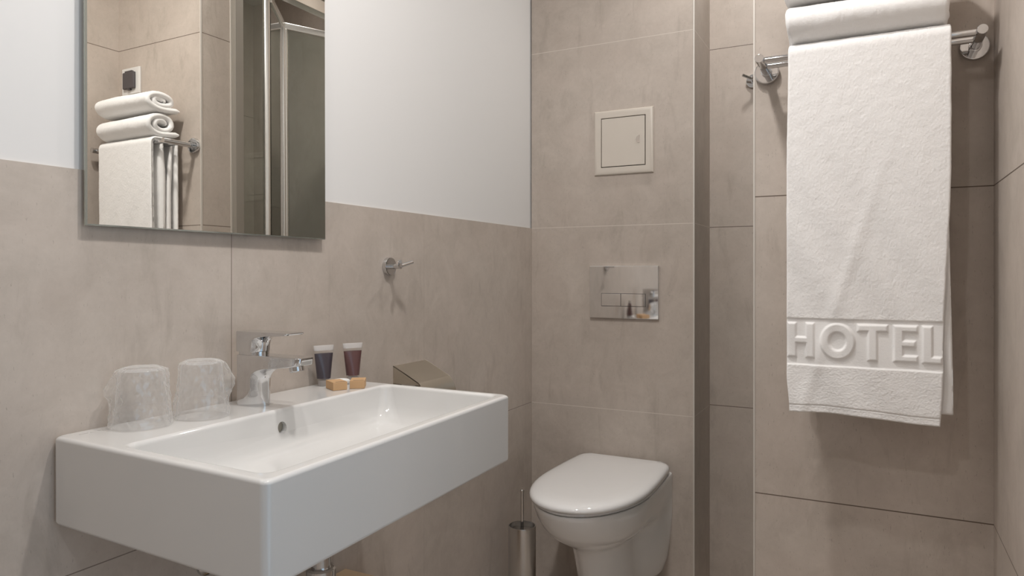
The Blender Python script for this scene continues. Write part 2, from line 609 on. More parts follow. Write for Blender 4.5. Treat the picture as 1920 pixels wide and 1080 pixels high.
# ------------------------------------------------------------------ waste pipe and valves under the basin
PX, PY = 0.215, 0.925
tr = thing('bottle_trap', 'chrome bottle trap waste pipe hanging below the washbasin', 'pipe', (PX, PY, 0.39))
bm = bmesh.new(); cyl(bm, (PX, PY, 0.52), (PX, PY, ZBOT + .001), .0165, 32); finish('tailpipe', bm, 'chrome', tr)
bm = bmesh.new(); lathe(bm, (PX, PY, .519), (0, 0, 1), [(0, .022), (.002, .025), (.022, .025), (.025, .0225), (.026, .017)], 36); finish('slip_nut', bm, 'chrome_soft', tr)
bm = bmesh.new(); lathe(bm, (PX, PY, .39), (0, 0, 1), [(0, .010), (.004, .020), (.010, .030), (.014, .0315), (.095, .0315), (.105, .030), (.116, .022)], 36); finish('trap_cup', bm, 'chrome', tr)
bm = bmesh.new(); tube(bm, [(PX - .026, PY, .475), (PX - .10, PY, .475), (.0005, PY, .475)], .0155, 24)
lathe(bm, (.0004, PY, .475), (1, 0, 0), [(0, .034), (.004, .033), (.008, .026), (.010, .017)], 32); finish('wall_outlet', bm, 'chrome', tr)
for yy, lab in ((.868, 'chrome angle valve on the wall below the left part of the washbasin'), (.995, 'chrome angle valve on the wall below the washbasin, right of the waste pipe')):
    v = thing('angle_valve', lab, 'valve', (.001, yy, .52), 'water valves below the basin')
    bm = bmesh.new(); lathe(bm, (.0005, yy, .530), (1, 0, 0), [(0, .0205), (.006, .0200), (.011, .015), (.012, .010)], 32); finish('escutcheon', bm, 'chrome_soft', v)
    bm = bmesh.new(); cyl(bm, (.011, yy, .530), (.034, yy, .530), .0095, 24, .001); cyl(bm, (.024, yy, .532), (.024, yy, .559), .0080, 20, .001); finish('valve_body', bm, 'chrome', v)
    bm = bmesh.new(); lathe(bm, (.022, yy + .008, .528), (0, 1, 0), [(0, .006), (.012, .006), (.013, .0110), (.026, .0105), (.029, .008)], 10); finish('valve_knob', bm, 'chrome', v)
    bm = bmesh.new()
    pts = []
    for i in range(14):
        t = i / 13
        pts.append((.024 + .042 * smooth01(t), yy + (YFA - yy) * .85 * smooth01(t), .5595 + (ZBOT - .5590) * t))
    tube(bm, pts, .0055, 12); finish('supply_hose', bm, 'hose', v)

# wooden box standing on the floor under the basin
wb = thing('wooden_box', 'pale wooden box on the floor below the washbasin', 'box', (0.16, 1.06, 0))
bm = bmesh.new(); box(bm, .028, .28, .92, 1.2065, 0.0, .378, .003); finish('box_body', bm, 'wood', wb)
bm = bmesh.new(); box(bm, .026, .283, .917, 1.2085, .3785, .400, .003); finish('lid', bm, 'wood', wb)

# ------------------------------------------------------------------ wall mirror
mi = thing('wall_mirror', 'frameless rectangular mirror hanging on the white wall above the washbasin', 'mirror', (.005, .902, 1.1167))
MX, TILT = 0.014, 0.0031
bm = bmesh.new()
z0, z1 = 1.1167, 1.86
vs = box(bm, MX - .005, MX, .6456, 1.1592, z0, z1)
bmesh.ops.bevel(bm, geom=[e for e in bm.edges if all(abs(v.co.x - MX) < 1e-6 for v in e.verts)], offset=.0022, segments=1, affect='EDGES', profile=.5)
for f in bm.faces:
    f.material_index = 0 if (f.normal.x > .9 or f.calc_center_median().x > MX - 1e-5) else 1
for v in bm.verts:
    v.co.x += (v.co.y - .9024) * .0053 - (v.co.z - z0) * TILT
finish('mirror_glass', bm, ['mirror', 'mirror_edge'], mi, smooth=False)
bm = bmesh.new()
box(bm, -.0048, MX - .0075, .72, 1.08, 1.24, 1.30); finish('wall_mount', bm, 'steel', mi, smooth=False)
bm = bmesh.new(); box(bm, -.0048, MX - .0085, .72, 1.08, 1.68, 1.76); finish('wall_mount', bm, 'steel', mi, smooth=False)

# ------------------------------------------------------------------ double robe hooks


def robe_hook(name, label, o, nrm, side, s=1.0):
    o, nrm, side = Vector(o), Vector(nrm), Vector(side)
    up = Vector((0, 0, 1))
    t = thing(name, label, 'hook', o, 'double robe hooks')
    bm = bmesh.new(); lathe(bm, o + nrm * .0004, nrm, [(0, .0222), (.008, .0222), (.0096, .0214), (.010, .0200)], 40); finish('rosette', bm, 'chrome', t)
    bm = bmesh.new(); cyl(bm, o + nrm * .0095, o + nrm * .040, .0062, 24, .0006); finish('stem', bm, 'chrome', t)
    for k in (-1, 1):
        bm = bmesh.new()
        b0 = o + nrm * .034 - up * .001
        cyl(bm, b0 - side * k * .004, b0 + nrm * .022 + side * k * .026 + up * .012, .0047, 22, .0007)
        finish('prong', bm, 'chrome', t)
    return t


robe_hook('robe_hook', 'chrome double robe hook on the tiled basin wall right of the mirror', (0, 1.394, 1.0615), (1, 0, 0), (0, 1, 0))
robe_hook('robe_hook', 'chrome double robe hook on the far wall, half hidden by the towel wall edge', (0.700, YF, 1.676), (0, -1, 0), (1, 0, 0))

# ------------------------------------------------------------------ flush plate
fp = thing('flush_plate', 'chrome dual flush plate on the wall above the toilet', 'flush plate', (.334, YB, .898))
FX0, FX1, FZ0, FZ1 = .2185, .4490, .8985, 1.0685
bm = bmesh.new(); box(bm, FX0, FX1, YB - .0115, YB - .0005, FZ0, FZ1, .0016, 3); finish('plate', bm, 'chrome_plate', fp)
bm = bmesh.new(); box(bm, .2590, .4075, YB - .0119, YB - .0114, .9375, .9795); finish('button_gap', bm, 'dark', fp, smooth=False)
bm = bmesh.new(); box(bm, .2602, .3252, YB - .0132, YB - .0118, .9387, .9783, .0006); finish('small_flush_button', bm, 'chrome_plate', fp)
bm = bmesh.new(); box(bm, .3266, .4063, YB - .0132, YB - .0118, .9387, .9783, .0006); finish('large_flush_button', bm, 'chrome_plate', fp)

for o in fp.children:          # the plate sits a touch askew, its top edge leaning out
    for v in o.data.vertices:
        v.co.y += .0068 * v.co.x - .010 * (v.co.z - .085)

# ------------------------------------------------------------------ access panel
ap = thing('access_panel', 'cream square inspection panel with a lock, on the wall above the flush plate', 'access panel', (.3318, YB, 1.364))
AX0, AX1, AZ0, AZ1 = .2325, .4311, 1.3655, 1.5755
bm = bmesh.new()
secs = []


def rect_ring(i, y):
    return [Vector((AX0 + i, y, AZ0 + i)), Vector((AX1 - i, y, AZ0 + i)), Vector((AX1 - i, y, AZ1 - i)), Vector((AX0 + i, y, AZ1 - i))]


secs = [rect_ring(0, YB - .0005), rect_ring(0, YB - .003), rect_ring(.002, YB - .0065), rect_ring(.006, YB - .0085), rect_ring(.012, YB - .0092), rect_ring(.0235, YB - .0092), rect_ring(.0245, YB - .0085), rect_ring(.0245, YB - .003)]
loft(bm, secs, True, False)
finish('frame', bm, 'enamel', ap, angle=25)
bm = bmesh.new(); box(bm, AX0 + .024, AX1 - .024, YB - .0040, YB - .0030, AZ0 + .024, AZ1 - .024); finish('shadow_gap', bm, 'dark', ap, smooth=False)
bm = bmesh.new(); box(bm, AX0 + .0270, AX1 - .0270, YB - .0098, YB - .0042, AZ0 + .0270, AZ1 - .0270, .0008); dr = finish('door', bm, 'enamel', ap)
bm = bmesh.new()
n = 18
kx, kz, kr = .3875, 1.4745, .0130
ring = [Vector((kx - kr * math.sin(a) * .95, 0, kz - kr * math.cos(a))) for a in [PI * i / n for i in range(n + 1)]]
loft(bm, [[p + Vector((0, YB - .0097, 0)) for p in ring], [p + Vector((0, YB - .0112, 0)) for p in ring]])
lk = finish('lock', bm, 'chrome', dr, label='half-round chrome lock')

# ------------------------------------------------------------------ toilet
TX = .3390
to = thing('toilet', 'white wall-hung toilet with closed lid below the flush plate', 'toilet', (TX, YB, .09))


def toilet_ring(z, yf, hw, bw, tm=.52, n=26, p=2.0, y_back=YB - .001, cx_=TX, conv=0.0, rnd=0.0):
    """closed outline: straight back at the wall, sides blending from bw to hw, rounded nose"""
    L = y_back - yf
    hw *= .955
    bw *= .965
    half = []
    for i in range(n + 1):
        t = i / n
        if t < tm:
            w = bw + (hw - bw) * (smooth01(t / tm) * (1 - conv) + math.sin(t / tm * PI / 2) * conv)
            if rnd:
                w *= 1 - rnd * max(0, 1 - t / .06) ** 2
        else:
            u = (t - tm) / (1 - tm)
            u = math.sin(u * PI / 2)
            w = hw * max(0.0, 1 - u ** p) ** (1 / p)
            t = tm + (1 - tm) * u
        half.append((w, y_back - L * t))
    pts = [Vector((cx_ + w, y, z)) for w, y in half] + [Vector((cx_ - w, y, z)) for w, y in half[-2::-1]]
    return pts


bm = bmesh.new()
R = []
for z, yf, hw, bw, tm, cv in ((.085, 1.97, .062, .095, .5, 0), (.092, 1.935, .074, .112, .5, 0), (.11, 1.91, .080, .126, .5, 0), (.15, 1.885, .084, .140, .52, 0), (.20, 1.868, .084, .148, .55, 0), (.24, 1.852, .085, .153, .56, 0),
                             (.268, 1.835, .088, .155, .56, 0), (.283, 1.815, .096, .156, .55, 0), (.296, 1.788, .112, .156, .52, .2), (.310, 1.762, .128, .156, .52, .4), (.327, 1.736, .142, .156, .52, .6), (.350, 1.710, .154, .156, .52, .8),
                             (.380, 1.687, .163, .156, .52, .9), (.405, 1.674, .167, .156, .52, 1), (.416, 1.671, .168, .156, .52, 1), (.420, 1.675, .165, .153, .52, 1)):
    R.append(toilet_ring(z, yf, hw, bw, tm, conv=cv))
loft(bm, R)
finish('bowl', bm, 'ceramic', to, angle=60)
bm = bmesh.new()
R = [toilet_ring(z, yf, hw, bw, .5, y_back=YB - .018, conv=1) for z, yf, hw, bw in ((.4203, 1.674, .163, .146), (.4245, 1.6675, .1685, .152), (.4295, 1.669, .1675, .151))]
loft(bm, R); finish('seat', bm, 'lid', to, angle=60)
bm = bmesh.new()
R = [toilet_ring(z, yf, hw, bw, .5, p=2.15, y_back=yb, conv=1, rnd=.10) for z, yf, hw, bw, yb in (
    (.4305, 1.668, .166, .150, YB - .013), (.433, 1.6615, .170, .154, YB - .010), (.4375, 1.6595, .172, .156, YB - .008), (.4430, 1.661, .171, .155, YB - .008), (.4475, 1.666, .168, .152, YB - .009), (.4515, 1.676, .161, .146, YB - .012),
    (.4545, 1.695, .149, .135, YB - .018), (.4563, 1.725, .129, .118, YB - .03), (.4573, 1.79, .10, .093, YB - .06), (.4578, 1.87, .06, .055, YB - .12))]
loft(bm, R); finish('lid', bm, 'lid', to, angle=60)

# ------------------------------------------------------------------ toilet brush
BX, BY = .112, 1.905
tb = thing('toilet_brush', 'brushed steel toilet brush holder on the floor between basin wall and toilet', 'toilet brush', (BX, BY, 0))
bm = bmesh.new()
lathe(bm, (BX, BY, 0), (0, 0, 1), [(0, .040), (.003, .0415), (.284, .0415), (.287, .0405), (.287, .0385), (.15, .0385), (.004, .038)], 48)
finish('holder', bm, 'steel', tb)
bm = bmesh.new()
lathe(bm, (BX, BY, .262), (0, 0, 1), [(0, .037), (.006, .038), (.010, .036), (.011, .006), (.013, .006)], 44); finish('splash_disc', bm, 'chrome_soft', tb)
bm = bmesh.new()
lathe(bm, (BX, BY, .10), (0, 0, 1), [(0, .0053), (.285, .0053), (.2875, .0062), (.292, .0062), (.2945, .004)], 24); finish('handle', bm, 'chrome_soft', tb)
bm = bmesh.new()
lathe(bm, (BX, BY, .02), (0, 0, 1), [(0, .018), (.01, .03), (.07, .03), (.085, .012)], 24); finish('brush_head', bm, 'bristle', tb)

# ------------------------------------------------------------------ toilet paper holder
tp = thing('toilet_paper_holder', 'satin metal covered toilet paper holder on the tiled wall behind the washbasin', 'toilet paper holder', (0, 1.485, .70))
Y0, Y1 = 1.4153, 1.5545
bm = bmesh.new()
pth = [(.0006, .8165), (.010, .8130), (.040, .7980), (.0765, .7795), (.0835, .7705), (.0900, .7600), (.0945, .7490), (.0965, .7380), (.097, .7250)]
top = []
for i, (x, z) in enumerate(pth):
    a = pth[max(i - 1, 0)]; b = pth[min(i + 1, len(pth) - 1)]
    d = Vector((b[0] - a[0], b[1] - a[1])).normalized()
    nx, nz = d.y, -d.x
    top.append(((x, z), (x + nx * .0016, z + nz * .0016)))
rings = []
for y in (Y0, Y0 + .001, Y1 - .001, Y1):
    rings.append([Vector((p[0][0], y, p[0][1])) for p in top] + [Vector((p[1][0], y, p[1][1])) for p in reversed(top)])
loft(bm, rings)
for y in (Y0, Y1 - .0014):      # side cheeks
    prof2 = [(.0006, .8155), (.040, .7970), (.072, .7805), (.080, .7740), (.020, .7740), (.0006, .7740)]
    loft(bm, [[Vector((x, y, z)) for x, z in prof2], [Vector((x, y + .0014, z)) for x, z in prof2]])
bm.normal_update()
es = [e for e in bm.edges if len(e.link_faces) == 2 and e.calc_face_angle(0) > math.radians(22)]
bmesh.ops.bevel(bm, geom=es, offset=.0006, segments=2, affect='EDGES', profile=.5)
finish('cover', bm, 'satin_cover', tp, angle=30)
bm = bmesh.new(); box(bm, .0005, .004, Y0 + .03, Y1 - .03, .745, .813); finish('wall_plate', bm, 'chrome', tp)
bm = bmesh.new(); cyl(bm, (.052, Y0 + .012, .725), (.052, Y1 - .004, .725), .006, 20); tube(bm, [(.002, Y1 - .006, .76), (.03, Y1 - .006, .745), (.052, Y1 - .006, .725)], .005, 12); finish('arm', bm, 'chrome', tp)

# ------------------------------------------------------------------ wrapped plastic cups


def cup(label, cx_, cy_, hgt, rb, rt, seed, pull):
    t = thing('plastic_cup', label, 'cup', (cx_, cy_, ZR), 'film-wrapped plastic cups on the basin')
    bm = bmesh.new()
    z = ZR + .0006
    H = hgt
    prof = [(.0008, rb - .0012), (.0002, rb - .0002), (.0016, rb + .0008), (.003, rb), (.0045, rb - .001), (H * .30, rb - (rb - rt) * .34), (H * .305, rb - (rb - rt) * .34 - .0012), (H * .93, rt + .0012), (H * .975, rt - .0004), (H * .995, rt - .003), (H, rt - .006),
            (H - .0035, rt - .007), (H - .0035, .0001)]
    lathe(bm, (cx_, cy_, z), (0, 0, 1), prof, 48, False, True)
    finish('cup_body', bm, 'cup_plastic', t, angle=40)
    bm = bmesh.new()
    rnd = random.Random(int(seed * 10))
    n, m = 46, 17
    rings = []
    for j in range(m + 1):
        s = j / m
        zz = z + .0006 + s * (H + .0025)
        base = (rb + .0025) + (rt - rb) * s * .93
        if s > .9:
            base *= math.sqrt(max(0, 1 - ((s - .9) / .1) ** 2)) * .35 + .65
        ring = []
        for k in range(n):
            a = 2 * PI * k / n
            d = Vector((math.cos(a) * 1.6, math.sin(a) * 1.6, s * 2.0 + seed))
            w = noise.noise(d * 1.3) * .0022 + abs(noise.noise(d * 4.1)) * .0032 + noise.noise(d * 9) * .0008
            w += rnd.uniform(-.0009, .0013)
            w *= min(1, s * 5 + .25)
            flap = max(0.0, math.cos(a - pull)) ** 26 * .012 * math.exp(-((s - .62) / .22) ** 2)
            r = base + max(-.0012, w) + flap
            a += rnd.uniform(-.045, .045) + (j % 2) * PI / n
            ring.append(Vector((cx_ + r * math.cos(a), cy_ + r * math.sin(a), zz + noise.noise(d * 3) * .0015 * s)))
        rings.append(ring)
    loft(bm, rings, False, True)
    bmesh.ops.triangulate(bm, faces=bm.faces)
    finish('film_wrap', bm, 'wrap', t, smooth=False)
    return t


cup('clear plastic cup upside down in crinkled film, nearest the left end of the washbasin', .0505, .7085, .088, .0415, .0315, 1.7, 3.9)
cup('clear plastic cup upside down in crinkled film, right beside the tap', .0735, .7995, .090, .0400, .0300, 8.3, .75)

# ------------------------------------------------------------------ toiletry tubes


def toiletry(label, cx_, cy_, gel, yaw, h=.0845, wt=.0445, rbot=.0135, zoff=0.0):
    t = thing('toiletry_tube', label, 'toiletry tube', (cx_, cy_, ZR), 'toiletry tubes behind the soap boxes')
    c, s = math.cos(yaw), math.sin(yaw)

    def body(k0, k1, grow):
        rings = []
        for j in range(15):
            u = k0 + (k1 - k0) * j / 14
            a = rbot + (wt / 2 - rbot) * u
            b = rbot * (1 - u) ** .75 + .0009
            a += grow; b += grow
            z = ZR + .013 + u * (h - .013)
            ring = []
            for k in range(40):
                th_ = 2 * PI * k / 40
                x, y = a * math.cos(th_), b * math.sin(th_)
                ring.append(Vector((cx_ + c * x - s * y, cy_ + s * x + c * y, z)))
            rings.append(ring)
        return rings
    bm = bmesh.new(); loft(bm, body(.035, .765, 0)); finish('gel', bm, gel, t, label='dark gel filling')
    bm = bmesh.new(); loft(bm, body(0, .88, .0007)); finish('clear_tube', bm, 'tube_shell', t)
    bm = bmesh.new(); loft(bm, body(.85, 1.0, .0003)); finish('crimped_end', bm, 'crimp', t)
    bm = bmesh.new(); lathe(bm, (cx_, cy_, ZR + .0003), (0, 0, 1), [(0, .0115), (.001, .012), (.0118, .012), (.0125, .011)], 30); finish('cap', bm, 'tube_clear', t)


toiletry('small clear tube of dark plum gel, standing next to the tap', .030, 1.136, 'gel_plum', 1.12)
toiletry('small clear tube of reddish brown gel, standing at the right end of the basin deck', .0520, 1.2020, 'gel_red', 1.05)

# ------------------------------------------------------------------ soap boxes


def soap(label, cx_, cy_, yaw, lx=.0295, ly=.044, hz=.0165):
    t = thing('soap_box', label, 'soap box', (cx_, cy_, ZR), 'small orange soap boxes on the basin')
    mat = Matrix.Translation((cx_, cy_, ZR + .0003)) @ Matrix.Rotation(yaw, 4, 'Z')
    bm = bmesh.new(); box(bm, -lx / 2, lx / 2, -ly / 2, ly / 2, 0, hz, .0007, 2); bm.transform(mat); finish('carton', bm, 'box_orange', t)
    bm = bmesh.new(); box(bm, -lx * .28, lx * .44, -ly / 2 + .0028, -ly / 2 + .0056, hz - .0003, hz + .00015); bm.transform(mat); finish('tuck_slot', bm, 'dark', t, smooth=False)


soap('small orange soap box in front of the plum tube, nearer the tap', .0824, 1.1156, 1.06)
soap('small orange soap box in front of the red tube, nearer the right end', .1070, 1.1530, .605)

# small white wrapped packet
bm = bmesh.new()
rings = []
for j in range(13):
    u = j / 12
    k = math.sin(PI * min(1, max(0, u))) ** .35
    ring = []
    for i in range(28):
        a = 2 * PI * i / 28
        w = .0105 * (.86 + .14 * k)
        hgt = .0012 + .0052 * k
        ca, sa = math.cos(a), math.sin(a)
        y = w * math.copysign(abs(ca) ** .6, ca)
        z = hgt * math.copysign(abs(sa) ** .8, sa)
        ring.append(Vector((-.018 + .036 * u + .0006 * math.sin(9 * a), y, .0066 + z)))
    rings.append(ring)
loft(bm, rings)
bm.transform(Matrix.Translation((.052, 1.1645, ZR)) @ Matrix.Rotation(1.1, 4, 'Z'))
tag(finish('wrapped_packet', bm, 'packet', None, angle=60), 'small white wrapped packet lying behind the two orange soap boxes', 'packet')

# ------------------------------------------------------------------ towel rail
ZBAR, YB1, YB2 = 1.4475, 1.4055, 1.4475
ra = thing('towel_rail', 'chrome double towel rail on two round wall mounts', 'towel rail', (1.04, YT, ZBAR))
for x in (.8635, 1.2145):
    bm = bmesh.new(); lathe(bm, (x, YT - .0004, ZBAR), (0, -1, 0), [(0, .0235), (.009, .0235), (.0108, .0226), (.0112, .021)], 48); finish('rosette', bm, 'chrome', ra)
    bm = bmesh.new(); cyl(bm, (x, YT - .011, ZBAR), (x, 1.3895, ZBAR), .0082, 32, .0008); lathe(bm, (x, YT - .011, ZBAR), (0, -1, 0), [(0, .0102), (.006, .0102), (.0068, .0083)], 32); finish('post', bm, 'chrome', ra)
for y in (YB1, YB2):
    bm = bmesh.new(); cyl(bm, (.8635 + .0075, y, ZBAR), (1.2145 - .0075, y, ZBAR), .0058, 28); finish('bar', bm, 'chrome', ra)

# ------------------------------------------------------------------ bath towel


def sstep(a, b, x):
    return smooth01((x - a) / (b - a))


def rect_d(x, z, x0, x1, z0, z1):
    dx = max(x0 - x, x - x1); dz = max(z0 - z, z - z1)
    if dx <= 0 and dz <= 0:
        return max(dx, dz)
    return math.hypot(max(dx, 0), max(dz, 0))


LZ0, LZ1, SW = .8920, .9550, .0152


def letter_d(x, z):
    """signed distance to the woven word HOTEL"""
    d = 1
    A = lambda *r: rect_d(x, z, *r)
    zm = (LZ0 + LZ1) / 2
    if x < .962:
        d = min(A(.9135, .9135 + SW, LZ0, LZ1), A(.9590 - SW + .001, .9590, LZ0, LZ1), A(.9135, .9590, zm - .006, zm + .006))
    elif x < 1.0262:
        u = math.hypot((x - .9970) / .0285, (z - zm) / .0325)
        d = abs(u - .74) * .0290 - .0075
    elif x < 1.081:
        d = min(A(1.0290, 1.0765, LZ1 - .0125, LZ1), A(1.0528 - SW / 2, 1.0528 + SW / 2, LZ0, LZ1))
    elif x < 1.1255:
        d = min(A(1.0850, 1.0850 + SW, LZ0, LZ1), A(1.0850, 1.1215, LZ1 - .0115, LZ1), A(1.0850, 1.1215, LZ0, LZ0 + .0115), A(1.0850, 1.1185, zm - .0055, zm + .0055))
    else:
        d = min(A(1.1280, 1.1280 + SW, LZ0, LZ1), A(1.1280, 1.1570, LZ0, LZ0 + .0115))
    return d


def BAND(p):
    return 1 - .8 * sstep(.8772, .8802, p.z) * (1 - sstep(.9612, .9642, p.z))


def terry(p, amp=1.0):
    return amp * BAND(p) * (noise.noise(p * 190) * .00018 + noise.noise(p * 430) * .00050 + noise.noise(p * 60) * .0004)


def sheet(bm, path, xl, xr, nv, outer=None):
    """closed thin cloth swept along a path of (y, z, thickness); xl/xr give the side edges per path point"""
    n = len(path)
    P = [Vector((0, p[0], p[1])) for p in path]
    N = []
    for i in range(n):
        d = (P[min(i + 1, n - 1)] - P[max(i - 1, 0)]).normalized()
        N.append(Vector((0, -d.z, d.y)))
    rings = []
    for i in range(n):
        th_ = path[i][2]
        e = 1.0
        if i == 0 or i == n - 1:
            e = .45
        elif i == 1 or i == n - 2:
            e = .85
        a, b = xl(path[i], i), xr(path[i], i)
        up, dn = [], []
        for k in range(nv + 1):
            v = k / nv
            x = a + (b - a) * v
            edge = min(x - a, b - x)
            r = th_ / 2
            w = math.sqrt(max(0.0, 1 - (1 - min(1, edge / r)) ** 2)) if r > 0 else 1
            w = max(w, .02)
            q = Vector((x, P[i].y, P[i].z))
            off = outer(q, i) if outer else Vector((0, 0, 0))
            pu = q + N[i] * r * w * e
            pd = q - N[i] * r * w * e
            h = outer.relief(x, P[i], i) if outer and hasattr(outer, 'relief') else 0.0
            up.append(pu + N[i] * (terry(pu + off) + h * w) + off)
            dn.append(pd - N[i] * terry(pd + off) + off)
        rings.append(up + dn[::-1])
    loft(bm, rings)


class OuterA:
    def __call__(self, q, i):
        # slow folds of the hanging front, growing towards the hem
        if q.y > 1.42:
            return Vector((0, .003 * math.sin(q.x * 60), 0))
        k = smooth01((1.43 - q.z) / .5)
        y = k * (.0030 * math.sin((q.x - .91) * 34 + (q.z - .8) * 9) + .0018 * math.sin((q.x + q.z * .6) * 70))
        y += k * .004 * math.exp(-((q.x - (.935 + (q.z - .79) * .30)) / .012) ** 2) * (1 - sstep(1.2, 1.35, q.z)) * -.6
        zz = 0.0
        if q.z < .9:
            zz = -.004 * sstep(.98, 1.16, q.x) * (1 - sstep(.80, .90, q.z)) + .002 * math.sin((q.x - .91) * 18) * (1 - sstep(.80, .90, q.z))
        return Vector((0, y, zz))

    def relief(self, x, p, i):
        if p.y > 1.40:
            return 0.0
        z = p.z
        inband = sstep(.8772, .8802, z) * (1 - sstep(.9612, .9642, z))
        h = -.0026 * inband
        if .885 < z < .962:
            h += .0040 * (1 - sstep(-.0028, .0018, letter_d(x, z)))
        h -= .0016 * math.exp(-((z - .8045) / .0012) ** 2)
        h -= .0012 * (1 - sstep(.800, .806, z))
        return h


def rows(z0, z1, step):
    k = max(1, round((z1 - z0) / step))
    return [z0 + (z1 - z0) * i / k for i in range(k)]


ta = thing('bath_towel', 'long white terry bath towel with embossed HOTEL band, draped over the towel rail', 'towel', (1.04, 1.43, .79))
YFR = 1.3875
path = [(YFR, z, .0065) for z in rows(.7915, .972, .00105) + rows(.972, 1.4445, .0021)]
for i in range(9):
    a = i / 8 * PI / 2
    path.append((1.4055 - .018 * math.cos(a), 1.4455 + .018 * math.sin(a), .0065))
for i in range(1, 12):
    path.append((1.4055 + .055 * i / 11, 1.4635, .0065))
for i in range(1, 9):
    a = i / 8 * PI / 2
    path.append((1.4605 + .018 * math.sin(a), 1.4455 + .018 * math.cos(a), .0065 + .0035 * i / 8))
path += [(1.4785, z, .010) for z in [1.4455 - (1.4455 - .86) * i / 120 for i in range(1, 121)]]


def xlA(p, i):
    if p[0] < 1.42:
        z = p[1]
        return .9145 - .0025 * smooth01((1.42 - z) / .2) + .0045 * (1 - sstep(.80, .86, z)) + .0006 * noise.noise(Vector((z * 30, 1, 0)))
    return .9130


def xrA(p, i):
    if p[0] < 1.42:
        z = p[1]
        return 1.1705 - .0120 * smooth01((1.25 - z) / .35) - .0035 * (1 - sstep(.79, .86, z)) + .0006 * noise.noise(Vector((z * 30, 7, 0)))
    return 1.1740


bm = bmesh.new(); sheet(bm, path, xlA, xrA, 210, OuterA())
finish('outer_layer', bm, 'terry', ta, angle=None)


class OuterB:
    def __call__(self, q, i):
        if q.y > 1.43:
            return Vector((0, .0045 * math.sin(q.x * 75 + q.z * 4), 0))
        k = smooth01((1.43 - q.z) / .5)
        return Vector((0, k * (.0014 * math.sin((q.x - .91) * 34 + (q.z - .8) * 9)), 0))


path = [(1.3950 + .004 * smooth01((1.40 - z) / .3), z, .0060) for z in rows(.806, 1.4455, .004)]
for i in range(9):
    a = i / 8 * PI / 2
    path.append((1.4055 - .0105 * math.cos(a), 1.4460 + .0105 * math.sin(a), .0055))
for i in range(1, 12):
    path.append((1.4055 + .047 * i / 11, 1.4565, .0055))
for i in range(1, 9):
    a = i / 8 * PI / 2
    path.append((1.4525 + .0095 * math.sin(a), 1.4470 + .0095 * math.cos(a), .0055 + .004 * i / 8))
path += [(1.4620 - .006 * smooth01(i / 30), 1.4455 - (1.4455 - .88) * i / 120, .0095 + .0075 * smooth01(i / 24)) for i in range(1, 121)]
bm = bmesh.new(); sheet(bm, path, lambda p, i: .9175 if p[0] < 1.42 else .9180, lambda p, i: (1.1675 + .0065 * smooth01((1.2 - p[1]) / .4)) if p[0] < 1.42 else 1.1700, 110, OuterB())
finish('inner_layer', bm, 'terry', ta, angle=None)

path = [(1.4265, 1.4515 - (1.4515 - .90) * i / 110, .012 + .010 * smooth01(i / 20)) for i in range(111)]
class OuterC:
    def __call__(self, q, i):
        return Vector((0, .004 * math.sin(q.x * 90 + q.z * 5) * smooth01((1.44 - q.z) / .1), 0))


bm = bmesh.new(); sheet(bm, path, lambda p, i: .9165 + .004 * smooth01((1.2 - p[1]) / .3), lambda p, i: 1.1660, 110, OuterC())
finish('middle_fold', bm, 'terry', ta, angle=None)

# ------------------------------------------------------------------ folded towels on the rail


